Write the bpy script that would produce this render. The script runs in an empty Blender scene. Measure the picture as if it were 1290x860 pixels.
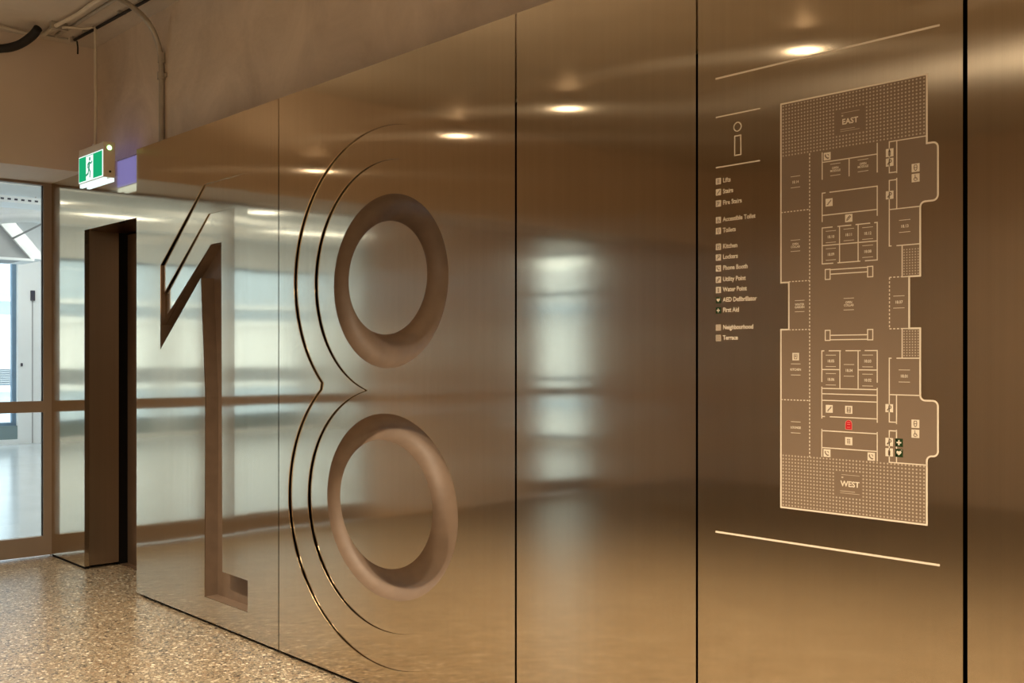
import bpy, bmesh, math, random
from mathutils import Vector, Matrix
from mathutils.geometry import tessellate_polygon

# ------------------------------------------------------------------ camera, world, light, exposure
scene = bpy.context.scene
COL = scene.collection
CAM_POS = (0.0, -2.437, 1.35)
cd = bpy.data.cameras.new('camera')
cd.sensor_width = 36.0
cd.lens = 1323.0 / 1290.0 * 36.0
cd.shift_y = 20.0 / 1290.0
cd.clip_start = 0.05
cam = bpy.data.objects.new('camera', cd)
COL.objects.link(cam)
cam.location = CAM_POS
cam.rotation_euler = (math.pi / 2, 0, math.atan2(0.7395, 0.673))
scene.camera = cam

scene.view_settings.view_transform = 'Standard'
scene.view_settings.look = 'None'
scene.view_settings.exposure = 0.0
scene.view_settings.gamma = 1.0
scene.view_settings.use_curve_mapping = False
scene.render.film_transparent = False
cy = scene.cycles
cy.max_bounces = 10
cy.diffuse_bounces = 5
cy.glossy_bounces = 6
cy.transparent_max_bounces = 12
cy.sample_clamp_indirect = 6.0
cy.caustics_reflective = True
cy.caustics_refractive = False

WORLD_STRENGTH = 4.2
OFFICE_LAMP_POWER = 20.0
OFFICE_FILL_POWER = 31.0
LAMP_POWER = 150.0
FILL_LAMP_POWER = 175.0
LAMP_COLOR = (1.0, 0.81, 0.585)
FILL_UPLIGHT_POWER = 6.0

world = bpy.data.worlds.new('sky')
scene.world = world
world.use_nodes = True
wn = world.node_tree.nodes
wl = world.node_tree.links
wn.clear()
wo = wn.new('ShaderNodeOutputWorld')
wb = wn.new('ShaderNodeBackground')
wb.inputs['Color'].default_value = (0.94, 0.97, 1.0, 1)
wb.inputs['Strength'].default_value = WORLD_STRENGTH
wl.new(wb.outputs[0], wo.inputs[0])


# ------------------------------------------------------------------ materials
MATS = {}


def new_mat(name):
    m = bpy.data.materials.new(name)
    m.use_nodes = True
    nt = m.node_tree
    nt.nodes.clear()
    out = nt.nodes.new('ShaderNodeOutputMaterial')
    MATS[name] = m
    return m, nt, out


def N(nt, kind, **kw):
    n = nt.nodes.new(kind)
    for k, v in kw.items():
        setattr(n, k, v)
    return n


def ramp(nt, fac, stops):
    r = N(nt, 'ShaderNodeValToRGB')
    els = r.color_ramp.elements
    while len(els) < len(stops):
        els.new(0.5)
    for e, (p, c) in zip(els, stops):
        e.position = p
        e.color = (*c, 1)
    nt.links.new(fac, r.inputs[0])
    return r.outputs[0]


def plain(name, color, rough=0.5, metallic=0.0, spec=0.5, var=0.06, scale=8.0, bump=0.0, coat=0.0):
    """Principled material with a faint procedural mottling."""
    m, nt, out = new_mat(name)
    p = N(nt, 'ShaderNodeBsdfPrincipled')
    tc = N(nt, 'ShaderNodeTexCoord')
    no = N(nt, 'ShaderNodeTexNoise')
    no.inputs['Scale'].default_value = scale
    no.inputs['Detail'].default_value = 5
    nt.links.new(tc.outputs['Object'], no.inputs['Vector'])
    lo = tuple(c * (1 - var) for c in color)
    hi = tuple(min(1, c * (1 + var)) for c in color)
    nt.links.new(ramp(nt, no.outputs['Fac'], [(0.3, lo), (0.7, hi)]), p.inputs['Base Color'])
    p.inputs['Roughness'].default_value = rough
    p.inputs['Metallic'].default_value = metallic
    p.inputs['Specular IOR Level'].default_value = spec
    p.inputs['Coat Weight'].default_value = coat
    if bump:
        b = N(nt, 'ShaderNodeBump')
        b.inputs['Strength'].default_value = bump
        b.inputs['Distance'].default_value = 0.01
        nt.links.new(no.outputs['Fac'], b.inputs['Height'])
        nt.links.new(b.outputs[0], p.inputs['Normal'])
    nt.links.new(p.outputs[0], out.inputs[0])
    return m


def emit(name, color, strength):
    m, nt, out = new_mat(name)
    e = N(nt, 'ShaderNodeEmission')
    e.inputs[0].default_value = (*color, 1)
    e.inputs[1].default_value = strength
    nt.links.new(e.outputs[0], out.inputs[0])
    return m


def brushed(name, color, r1, a1, r2, a2, mix, wave=0.10):
    """Vertically brushed stainless: a tight lobe and a wide one, both stretched across the grain."""
    m, nt, out = new_mat(name)
    L = nt.links
    tc = N(nt, 'ShaderNodeTexCoord')
    geo = N(nt, 'ShaderNodeNewGeometry')
    mp = N(nt, 'ShaderNodeMapping')
    mp.inputs['Scale'].default_value = (420, 420, 1.6)
    L.new(geo.outputs['Position'], mp.inputs['Vector'])
    grain = N(nt, 'ShaderNodeTexNoise')
    grain.inputs['Scale'].default_value = 1.0
    grain.inputs['Detail'].default_value = 4
    L.new(mp.outputs[0], grain.inputs['Vector'])
    mp3 = N(nt, 'ShaderNodeMapping')
    mp3.inputs['Scale'].default_value = (38, 38, 0.35)
    L.new(geo.outputs['Position'], mp3.inputs['Vector'])
    streak = N(nt, 'ShaderNodeTexNoise')
    streak.inputs['Scale'].default_value = 1.0
    streak.inputs['Detail'].default_value = 3
    L.new(mp3.outputs[0], streak.inputs['Vector'])
    mixf = N(nt, 'ShaderNodeMath', operation='ADD')
    L.new(grain.outputs['Fac'], mixf.inputs[0])
    L.new(streak.outputs['Fac'], mixf.inputs[1])
    half = N(nt, 'ShaderNodeMath', operation='MULTIPLY')
    L.new(mixf.outputs[0], half.inputs[0])
    half.inputs[1].default_value = 0.5
    lo = tuple(c * 0.955 for c in color)
    hi = tuple(min(1, c * 1.035) for c in color)
    colr = ramp(nt, half.outputs[0], [(0.34, lo), (0.66, hi)])
    # slow sheet waviness
    wav = N(nt, 'ShaderNodeTexNoise')
    wav.inputs['Scale'].default_value = 1.1
    wav.inputs['Detail'].default_value = 1.0
    L.new(geo.outputs['Position'], wav.inputs['Vector'])
    b1 = N(nt, 'ShaderNodeBump')
    b1.inputs['Strength'].default_value = 1.0
    b1.inputs['Distance'].default_value = wave * 0.01
    L.new(wav.outputs['Fac'], b1.inputs['Height'])
    tan = N(nt, 'ShaderNodeCombineXYZ')
    tan.inputs[2].default_value = 1.0
    sh = []
    for r, a, dist in ((r1, a1, 'GGX'), (r2, a2, 'BECKMANN')):
        g = N(nt, 'ShaderNodeBsdfAnisotropic')
        g.distribution = dist
        L.new(colr, g.inputs['Color'])
        g.inputs['Anisotropy'].default_value = a
        g.inputs['Roughness'].default_value = r
        L.new(tan.outputs[0], g.inputs['Tangent'])
        L.new(b1.outputs[0], g.inputs['Normal'])
        sh.append(g)
    mx = N(nt, 'ShaderNodeMixShader')
    mx.inputs[0].default_value = mix
    L.new(sh[0].outputs[0], mx.inputs[1])
    L.new(sh[1].outputs[0], mx.inputs[2])
    L.new(mx.outputs[0], out.inputs[0])
    return m


def glass(name, tint=(0.93, 0.97, 0.97)):
    m, nt, out = new_mat(name)
    tr = N(nt, 'ShaderNodeBsdfTransparent')
    tr.inputs[0].default_value = (*tint, 1)
    gl = N(nt, 'ShaderNodeBsdfAnisotropic')
    gl.inputs['Roughness'].default_value = 0.0
    lw = N(nt, 'ShaderNodeLayerWeight')
    lw.inputs['Blend'].default_value = 0.5
    pw = N(nt, 'ShaderNodeMath', operation='POWER')
    nt.links.new(lw.outputs['Facing'], pw.inputs[0])
    pw.inputs[1].default_value = 5.0
    fr = N(nt, 'ShaderNodeMath', operation='MULTIPLY_ADD')
    nt.links.new(pw.outputs[0], fr.inputs[0])
    fr.inputs[1].default_value = 0.93
    fr.inputs[2].default_value = 0.035
    mx = N(nt, 'ShaderNodeMixShader')
    nt.links.new(fr.outputs[0], mx.inputs[0])
    nt.links.new(tr.outputs[0], mx.inputs[1])
    nt.links.new(gl.outputs[0], mx.inputs[2])
    nt.links.new(mx.outputs[0], out.inputs[0])
    return m


def terrazzo(name):
    m, nt, out = new_mat(name)
    L = nt.links
    tc = N(nt, 'ShaderNodeTexCoord')
    p = N(nt, 'ShaderNodeBsdfPrincipled')
    warp = N(nt, 'ShaderNodeTexNoise')
    warp.inputs['Scale'].default_value = 70
    L.new(tc.outputs['Object'], warp.inputs['Vector'])
    ad = N(nt, 'ShaderNodeVectorMath', operation='MULTIPLY_ADD')
    L.new(warp.outputs['Color'], ad.inputs[0])
    ad.inputs[1].default_value = (0.012, 0.012, 0.0)
    L.new(tc.outputs['Object'], ad.inputs[2])
    base = (0.26, 0.215, 0.145)
    prev = None
    for scale, thr in ((160.0, 0.30), (72.0, 0.45)):
        v = N(nt, 'ShaderNodeTexVoronoi', feature='F1')
        v.inputs['Scale'].default_value = scale
        L.new(ad.outputs[0], v.inputs['Vector'])
        chip = N(nt, 'ShaderNodeSeparateColor')
        L.new(v.outputs['Color'], chip.inputs[0])
        colr = ramp(nt, chip.outputs[0], [(0.0, (0.02, 0.016, 0.012)), (0.22, (0.06, 0.042, 0.03)), (0.44, (0.24, 0.18, 0.115)),
                                         (0.64, (0.22, 0.14, 0.08)), (0.82, (0.40, 0.33, 0.23)), (1.0, (0.74, 0.67, 0.53))])
        ed = N(nt, 'ShaderNodeTexVoronoi', feature='DISTANCE_TO_EDGE')
        ed.inputs['Scale'].default_value = scale
        L.new(ad.outputs[0], ed.inputs['Vector'])
        e1 = N(nt, 'ShaderNodeMath', operation='GREATER_THAN')
        L.new(ed.outputs['Distance'], e1.inputs[0])
        e1.inputs[1].default_value = 0.07
        pick = N(nt, 'ShaderNodeMath', operation='GREATER_THAN')
        L.new(chip.outputs[1], pick.inputs[0])
        pick.inputs[1].default_value = thr
        msk = N(nt, 'ShaderNodeMath', operation='MULTIPLY')
        L.new(e1.outputs[0], msk.inputs[0])
        L.new(pick.outputs[0], msk.inputs[1])
        mx = N(nt, 'ShaderNodeMix', data_type='RGBA')
        L.new(msk.outputs[0], mx.inputs['Factor'])
        if prev is None:
            mx.inputs['A'].default_value = (*base, 1)
        else:
            L.new(prev, mx.inputs['A'])
        L.new(colr, mx.inputs['B'])
        prev = mx.outputs['Result']
    L.new(prev, p.inputs['Base Color'])
    p.inputs['Roughness'].default_value = 0.30
    p.inputs['Specular IOR Level'].default_value = 0.5
    L.new(p.outputs[0], out.inputs[0])
    return m


def concrete(name, lo, hi, rough=0.8):
    m, nt, out = new_mat(name)
    L = nt.links
    tc = N(nt, 'ShaderNodeTexCoord')
    p = N(nt, 'ShaderNodeBsdfPrincipled')
    n1 = N(nt, 'ShaderNodeTexNoise')
    n1.inputs['Scale'].default_value = 2.2
    n1.inputs['Detail'].default_value = 9
    n1.inputs['Roughness'].default_value = 0.62
    n1.inputs['Distortion'].default_value = 0.8
    L.new(tc.outputs['Object'], n1.inputs['Vector'])
    L.new(ramp(nt, n1.outputs['Fac'], [(0.28, lo), (0.72, hi)]), p.inputs['Base Color'])
    n2 = N(nt, 'ShaderNodeTexNoise')
    n2.inputs['Scale'].default_value = 26
    n2.inputs['Detail'].default_value = 6
    L.new(tc.outputs['Object'], n2.inputs['Vector'])
    b = N(nt, 'ShaderNodeBump')
    b.inputs['Strength'].default_value = 0.25
    b.inputs['Distance'].default_value = 0.01
    L.new(n2.outputs['Fac'], b.inputs['Height'])
    L.new(b.outputs[0], p.inputs['Normal'])
    p.inputs['Roughness'].default_value = rough
    L.new(p.outputs[0], out.inputs[0])
    return m


STEEL = brushed('brushed_steel', (0.65, 0.56, 0.43), 0.080, 0.5, 0.22, 0.8, 0.22)
STEEL_PLATE = STEEL
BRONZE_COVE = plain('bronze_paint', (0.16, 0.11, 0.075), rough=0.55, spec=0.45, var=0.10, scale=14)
JAMB = brushed('lift_jamb_bronze', (0.42, 0.34, 0.26), 0.22, 0.4, 0.45, 0.6, 0.4)
LIFT = plain('lift_door_bronze', (0.22, 0.15, 0.10), rough=0.35, metallic=0.6, var=0.05)
BLACK = plain('black_gap', (0.008, 0.007, 0.006), rough=0.8, spec=0.1)
TERRAZZO = terrazzo('terrazzo')
CONC = concrete('concrete', (0.55, 0.47, 0.385), (0.76, 0.66, 0.545))
CONC_CEIL = concrete('concrete_ceiling', (0.50, 0.445, 0.375), (0.60, 0.535, 0.455))
PLASTER = plain('plaster', (0.64, 0.545, 0.455), rough=0.75, var=0.03, scale=3)
WALL_DARK = plain('dark_wall', (0.62, 0.51, 0.415), rough=0.6, var=0.06, scale=2)
FRAME = plain('door_frame_bronze', (0.27, 0.215, 0.17), rough=0.4, metallic=0.25, var=0.03)
GLASS = glass('clear_glass')
PRINT = plain('beige_print', (0.70, 0.62, 0.49), rough=0.7, var=0.02, spec=0.2)
PRINT_DIM = plain('fine_beige_print', (0.46, 0.38, 0.285), rough=0.7, var=0.02, spec=0.2)
FILM = plain('brown_print', (0.19, 0.135, 0.09), rough=0.5, var=0.02, spec=0.3)
PRINT_BROWN = plain('dark_brown_print', (0.20, 0.145, 0.10), rough=0.6, var=0.02, spec=0.2)
PRINT_GREEN = plain('dark_green_print', (0.012, 0.035, 0.008), rough=0.6, var=0.02, spec=0.2)
PRINT_RED = plain('red_print', (0.50, 0.012, 0.02), rough=0.6, var=0.02, spec=0.2)
GALV = plain('galvanised_conduit', (0.42, 0.39, 0.34), rough=0.45, metallic=0.35, var=0.08, scale=20)
CABLE = plain('grey_cable', (0.62, 0.56, 0.46), rough=0.5, var=0.06, scale=20)
RUBBER = plain('black_rubber', (0.015, 0.014, 0.013), rough=0.6, spec=0.3)
SIGN_BODY = plain('sign_plastic', (0.72, 0.66, 0.55), rough=0.5, var=0.02)
LAMP_BODY = plain('lamp_bronze', (0.34, 0.28, 0.22), rough=0.5, metallic=0.3)
WHITE = plain('white_paint', (0.80, 0.82, 0.83), rough=0.6, var=0.02, scale=3)
OFF_CEIL = plain('office_ceiling', (0.62, 0.63, 0.63), rough=0.8, var=0.04, scale=3)
OFF_FLOOR = plain('polished_concrete', (0.46, 0.50, 0.53), rough=0.18, var=0.05, scale=2)
GREY = plain('grey_board', (0.34, 0.35, 0.36), rough=0.7, var=0.03)
BLUE_FRAME = plain('blue_grey_metal', (0.16, 0.24, 0.33), rough=0.4, metallic=0.3)
TEAL_GREY = plain('teal_grey_sill', (0.20, 0.27, 0.29), rough=0.5)
PALE_BLUE = plain('pale_blue_cladding', (0.48, 0.58, 0.68), rough=0.5, var=0.04)
PLAST_DARK = plain('dark_plastic', (0.03, 0.035, 0.06), rough=0.4)
EM_LAMP = emit('lamp_glow', (1.0, 0.80, 0.56), 30.0)
EM_OFFICE = emit('office_lamp_glow', (1.0, 0.95, 0.86), 14.0)
EM_GREEN = emit('sign_green', (0.015, 0.50, 0.20), 0.85)
EM_WHITE = emit('sign_white', (0.86, 1.0, 0.95), 1.15)
EM_FIG = emit('sign_figure_green', (0.05, 0.36, 0.20), 0.8)
EM_VIOLET = emit('sign_back_violet', (0.34, 0.34, 1.0), 1.0)
EM_LED = emit('led_green', (0.45, 1.0, 0.35), 4.0)


# ------------------------------------------------------------------ helpers
def link(name, me, mat, parent=None):
    o = bpy.data.objects.new(name, me)
    COL.objects.link(o)
    if mat is not None:
        me.materials.clear()
        me.materials.append(mat)
    if parent is not None:
        o.parent = parent
        o.matrix_parent_inverse = parent.matrix_basis.inverted()
    return o


def tag(o, label=None, cat=None, group=None, kind=None):
    for k, v in (('label', label), ('category', cat), ('group', group), ('kind', kind)):
        if v:
            o[k] = v
    return o


def empty(name, loc, label=None, cat=None, group=None, kind=None):
    o = bpy.data.objects.new(name, None)
    COL.objects.link(o)
    o.location = loc
    o.empty_display_size = 0.1
    return tag(o, label, cat, group, kind)


def from_bm(name, bm, mat, parent=None, smooth=False):
    bmesh.ops.recalc_face_normals(bm, faces=bm.faces)
    me = bpy.data.meshes.new(name)
    bm.to_mesh(me)
    bm.free()
    if smooth:
        for p in me.polygons:
            p.use_smooth = True
    return link(name, me, mat, parent)


def bm_box(bm, lo, hi):
    vs = [bm.verts.new((x, y, z)) for x in (lo[0], hi[0]) for y in (lo[1], hi[1]) for z in (lo[2], hi[2])]
    for f in ((0, 1, 3, 2), (4, 6, 7, 5), (0, 4, 5, 1), (2, 3, 7, 6), (0, 2, 6, 4), (1, 5, 7, 3)):
        bm.faces.new([vs[i] for i in f])


def box(name, lo, hi, mat, parent=None, bevel=0.0):
    bm = bmesh.new()
    bm_box(bm, lo, hi)
    if bevel:
        bmesh.ops.bevel(bm, geom=bm.edges[:], offset=bevel, segments=2, affect='EDGES', profile=0.5)
    return from_bm(name, bm, mat, parent)


def boxes(name, lst, mat, parent=None):
    bm = bmesh.new()
    for lo, hi in lst:
        bm_box(bm, lo, hi)
    return from_bm(name, bm, mat, parent)


def plate(name, loops, yf, thick, mat, parent=None, wall_mat=None, back=True):
    """Sheet in the wall plane: loops[0] outer outline, the others holes, all as (x, z).
    yf(x, z) gives the depth of the front face (negative y is towards the room)."""
    bm = bmesh.new()
    flat = [p for lp in loops for p in lp]
    tris = tessellate_polygon([[Vector((x, z, 0)) for x, z in lp] for lp in loops])
    fr = [bm.verts.new((x, yf(x, z), z)) for x, z in flat]
    bk = [bm.verts.new((x, yf(x, z) + thick, z)) for x, z in flat]
    me_faces = []
    for t in tris:
        try:
            f = bm.faces.new([fr[i] for i in t])
            f.normal_update()
            if f.normal.y > 0:
                f.normal_flip()
            if back:
                g = bm.faces.new([bk[i] for i in t])
                g.normal_update()
                if g.normal.y < 0:
                    g.normal_flip()
        except ValueError:
            pass
    k = 0
    for li, lp in enumerate(loops):
        n = len(lp)
        # sign of the loop area tells which side is outward
        area = sum(lp[i][0] * lp[(i + 1) % n][1] - lp[(i + 1) % n][0] * lp[i][1] for i in range(n))
        for i in range(n):
            a, b = k + i, k + (i + 1) % n
            f = bm.faces.new((fr[a], fr[b], bk[b], bk[a]))
            f.normal_update()
            ex, ez = lp[(i + 1) % n][0] - lp[i][0], lp[(i + 1) % n][1] - lp[i][1]
            ox, oz = (ez, -ex) if area > 0 else (-ez, ex)
            if li:
                ox, oz = -ox, -oz
            if f.normal.x * ox + f.normal.z * oz < 0:
                f.normal_flip()
            if wall_mat is not None and li:
                f.material_index = 1
        k += n
    me = bpy.data.meshes.new(name)
    bm.to_mesh(me)
    bm.free()
    o = link(name, me, mat, parent)
    if wall_mat is not None:
        me.materials.append(wall_mat)
    return o


def rect(x0, z0, x1, z1):
    return [(x0, z0), (x1, z0), (x1, z1), (x0, z1)]


def ell(cx, cz, a, b, n=96):
    return [(cx + a * math.cos(2 * math.pi * i / n), cz + b * math.sin(2 * math.pi * i / n)) for i in range(n)]


def smooth_path(pts, sub=6):
    P = [Vector(p) for p in pts]
    out = []
    for i in range(len(P) - 1):
        p0, p1, p2, p3 = P[max(i - 1, 0)], P[i], P[i + 1], P[min(i + 2, len(P) - 1)]
        for s in range(sub):
            t = s / sub
            out.append(0.5 * ((2 * p1) + (p2 - p0) * t + (2 * p0 - 5 * p1 + 4 * p2 - p3) * t * t + (3 * p1 - p0 - 3 * p2 + p3) * t ** 3))
    out.append(P[-1])
    return out


def tube(name, pts, r, mat, parent=None, n=10, smooth=True, sub=6):
    P = smooth_path(pts, sub) if sub > 1 else [Vector(p) for p in pts]
    bm = bmesh.new()
    rings = []
    ref = Vector((0.31, 0.77, 0.55))
    for i, p in enumerate(P):
        d = (P[min(i + 1, len(P) - 1)] - P[max(i - 1, 0)]).normalized()
        a = (ref - d * ref.dot(d)).normalized()
        b = d.cross(a)
        rings.append([bm.verts.new(p + (a * math.cos(2 * math.pi * k / n) + b * math.sin(2 * math.pi * k / n)) * r) for k in range(n)])
    for r0, r1 in zip(rings, rings[1:]):
        for k in range(n):
            bm.faces.new((r0[k], r0[(k + 1) % n], r1[(k + 1) % n], r1[k]))
    bm.faces.new(rings[0])
    bm.faces.new(rings[-1])
    return from_bm(name, bm, mat, parent, smooth)


def lathe(name, prof, loc, mat, parent=None, n=24, smooth=True):
    bm = bmesh.new()
    rings = [[bm.verts.new((loc[0] + r * math.cos(2 * math.pi * k / n), loc[1] + r * math.sin(2 * math.pi * k / n), loc[2] + z)) for k in range(n)] for r, z in prof]
    for r0, r1 in zip(rings, rings[1:]):
        for k in range(n):
            bm.faces.new((r0[k], r0[(k + 1) % n], r1[(k + 1) % n], r1[k]))
    bm.faces.new(rings[0])
    bm.faces.new(rings[-1])
    o = from_bm(name, bm, mat, parent)
    return o


# ------------------------------------------------------------------ the setting: lobby shell
XE = -7.38          # end wall with the glazed doors
XR = 4.5            # far right end of the lobby
YO = -7.0           # opposite wall
ZC = 3.33           # concrete ceiling
ZP = 2.53           # top of metal cladding and beam soffit
YW = 0.12           # concrete wall behind the cladding
SEAMS = [-5.845, -4.259, -2.658, -1.884, -1.103, -0.32, 0.46]

tag(box('floor', (XE - 0.06, YO - 0.1, -0.1), (XR, 0.5, 0.0), TERRAZZO), kind='structure', label='polished terrazzo floor with brown and cream stone chips', cat='floor')
tag(box('ceiling', (XE - 0.06, YO - 0.1, ZC), (XR, 0.5, ZC + 0.15), CONC_CEIL), kind='structure', label='raw concrete ceiling slab above the lobby', cat='ceiling')
tag(box('wall_front', (XE, YO - 0.1, 0), (XR, YO, ZC), WALL_DARK), kind='structure', label='brown wall across the lobby from the metal cladding', cat='wall')
tag(box('wall_right', (XR, YO - 0.1, 0), (XR + 0.1, 0.5, ZC), WALL_DARK), kind='structure', label='brown wall closing the lobby beyond the metal panels', cat='wall')

wb_ = empty('wall_back', (-4, 0, 0), label='brushed metal clad lift lobby wall under a concrete upper wall', cat='wall', kind='structure')
boxes('upper_concrete', [((XE, YW, ZP - 0.25), (XR, YW + 0.12, ZC))], CONC, wb_)
box('backing', (SEAMS[0] + 0.004, 0.150, 0.0), (XR, 0.160, 2.279), BLACK, wb_)
box('skirting', (SEAMS[0] + 0.05, 0.02, 0.0), (XR, 0.1495, 0.05), BLACK, wb_)

# carved outlines (x, z) in metres on the wall
def eight(u, l, n=150):
    """Outline of two overlapping ellipses u=(cx,cz,a,b), l=(cx,cz,a,b)."""
    def inside(p, e):
        return ((p[0] - e[0]) / e[2]) ** 2 + ((p[1] - e[1]) / e[3]) ** 2 < 1.0
    up, lo = [], []
    for i in range(n):
        t = -math.pi / 2 + 2 * math.pi * (i + 0.5) / n
        p = (u[0] + u[2] * math.cos(t), u[1] + u[3] * math.sin(t))
        if not inside(p, l):
            up.append(p)
        t = math.pi / 2 + 2 * math.pi * (i + 0.5) / n
        p = (l[0] + l[2] * math.cos(t), l[1] + l[3] * math.sin(t))
        if not inside(p, u):
            lo.append(p)
    return up + lo


A_UP, A_LO = (-3.455, 1.680, 0.672, 0.592), (-3.444, 0.735, 0.733, 0.618)
B_UP, B_LO = (-3.440, 1.668, 0.528, 0.468), (-3.444, 0.742, 0.582, 0.484)
R1, D1 = (-3.428, 1.653, 0.396, 0.346), (-3.436, 1.667, 0.273, 0.226)
R2, D2 = (-3.427, 0.757, 0.451, 0.369), (-3.452, 0.764, 0.322, 0.256)
EIGHT_A = eight(A_UP, A_LO)
EIGHT_B = eight(B_UP, B_LO)


def y8a(x, z=0):
    return 0.0006 + 0.0095 * max(0.0, (-2.70 - x) / 1.47)


def y8b(x, z=0):
    return y8a(x) + 0.0004 + 0.0095 * max(0.0, (-2.85 - x) / 1.18)


ONE_HOLE = [(-5.528, 1.852), (-5.006, 2.230), (-4.549, 2.230), (-4.549, 0.135), (-5.001, 0.135), (-4.992, 1.148), (-5.041, 1.756), (-5.528, 1.393)]
ONE_A = [(-5.528, 1.852), (-5.006, 2.230), (-4.549, 2.230), (-4.549, 0.287), (-4.685, 0.287), (-4.685, 2.077), (-4.970, 2.077), (-5.528, 1.692)]
ONE_B = [(-5.528, 1.692), (-4.970, 2.077), (-4.685, 2.077), (-4.685, 0.287), (-4.820, 0.287), (-4.833, 1.922), (-4.953, 1.922), (-5.528, 1.527)]
ONE_C = [(-5.528, 1.527), (-4.953, 1.922), (-4.833, 1.922), (-4.820, 0.287), (-4.549, 0.287), (-4.549, 0.135), (-5.001, 0.135), (-4.992, 1.148), (-5.041, 1.756), (-5.528, 1.393)]


def y1a(x, z=0):
    return 0.0005 + 0.014 * max(0.0, (-4.55 - x) / 0.98)


def y1b(x, z=0):
    return y1a(x) + 0.0004 + 0.014 * max(0.0, (-4.66 - x) / 0.87)


GAPS = [0.002, 0.0036, 0.005, 0.004, 0.0055, 0.005, 0.005]
for i in range(len(SEAMS)):
    x0 = SEAMS[i] + (GAPS[i] if i else 0)
    x1 = (SEAMS[i + 1] - GAPS[i + 1]) if i + 1 < len(SEAMS) else XR - 0.001
    loops = [rect(x0, 0.016, x1, ZP)]
    if i == 0:
        loops.append(ONE_HOLE)
    if i == 1:
        loops.append(EIGHT_A)
    plate('panel', loops, lambda x, z: 0.0, 0.004, STEEL, wb_, wall_mat=BRONZE_COVE)

box('sky_light_block', (XE, 0.46, 0.0), (XR, 0.499, ZC), BLACK, wb_)  # unseen, added to stop sky light leaking into the lift recess
# lift surround (5 cm behind the cladding) with the doorway cut out of it
plate('lift_surround', [[(XE, 0.016), (-6.782, 0.016), (-6.782, 2.160), (SEAMS[0] + 0.05, 2.160), (SEAMS[0] + 0.05, ZP), (XE, ZP)]],
      lambda x, z: 0.052, 0.03, STEEL, wb_)
box('lift_reveal', (-6.82, 0.0825, 0.02), (-6.782, 0.272, 2.2), JAMB, wb_)
box('lift_head', (-6.781, 0.0825, 2.160), (SEAMS[0] + 0.05, 0.36, 2.2), JAMB, wb_)
box('lift_shaft_lining', (-6.90, 0.273, 0.0), (-6.80, 0.45, 2.3), BLACK, wb_)
box('lift_surround_skirting', (XE, 0.056, 0.0), (-6.785, 0.0815, 0.0158), BLACK, wb_)
d = empty('door_1', (-6.3, 0.34, 0), label='bronze lift door set back in the metal surround', cat='lift door', kind='structure')
box('door_leaf', (-6.775, 0.328, 0.008), (-6.30, 0.36, 2.15), LIFT, d)
box('door_leaf', (-6.297, 0.334, 0.008), (-5.80, 0.36, 2.15), LIFT, d)
box('lift_sill', (-6.78, 0.28, 0.0005), (-5.84, 0.327, 0.007), LIFT, d)
box('wall_behind_lift', (-6.90, 0.38, 0.0), (-5.6, 0.44, 2.4), BLACK, wb_)
box('lift_return', (-5.83, 0.0865, 0.0), (-5.795, 0.37, 2.2), BLACK, wb_)

# end wall: glazed doors, solid wall, narrow glazed slot
we = empty('wall_left', (XE, -3.5, 0), label='end wall with beam over glazed doors to the office', cat='wall', kind='structure')
box('beam', (-7.55, YO, ZP), (-6.80, YW, ZC), PLASTER, we)
boxes('solid_wall', [((XE - 0.1, -4.62, 0), (XE, -2.46, ZP)), ((XE - 0.1, YO, 0), (XE, -5.38, ZP))], WALL_DARK, we)


def glazed(name, y0, y1, label):
    g = empty(name, (XE, (y0 + y1) / 2, 0), label=label, cat='door', kind='structure')
    w = 0.054
    box('stile', (XE - 0.05, y1 - w, 0.014), (XE, y1, ZP - 0.002), FRAME, g)
    box('stile', (XE - 0.05, y0, 0.014), (XE, y0 + w, ZP - 0.002), FRAME, g)
    box('head_rail', (XE - 0.05, y0 + w, ZP - 0.018), (XE, y1 - w, ZP - 0.002), FRAME, g)
    box('bottom_rail', (XE - 0.05, y0 + w, 0.014), (XE, y1 - w, 0.142), FRAME, g)
    box('mid_rail', (XE - 0.05, y0 + w, 0.980), (XE, y1 - w, 1.055), FRAME, g)
    box('pane', (XE - 0.030, y0 + w, 1.055), (XE - 0.020, y1 - w, ZP - 0.018), GLASS, g)
    box('pane', (XE - 0.030, y0 + w, 0.142), (XE - 0.020, y1 - w, 0.980), GLASS, g)
    box('seal', (XE - 0.034, y1 - w - 0.004, 0.145), (XE - 0.012, y1 - w, ZP - 0.02), RUBBER, g)
    return g


glazed('door_2', -1.20, 0.0525, 'bronze framed glass door beside the lift surround')
glazed('door_3', -2.458, -1.204, 'bronze framed glass door next to the solid end wall')
glazed('window_1', -5.376, -4.622, 'narrow bronze framed glazed slot in the end wall')

# ------------------------------------------------------------------ carved numeral one
one = empty('recessed_numeral', (-5.02, 0.0, 0.135), label='tall numeral one cut in stepped layers into the metal panel by the lift', cat='numeral')
plate('outer_step', [ONE_A], y1a, 0.004, STEEL_PLATE, one)
plate('inner_step', [ONE_B], y1b, 0.004, STEEL_PLATE, one)
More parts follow.
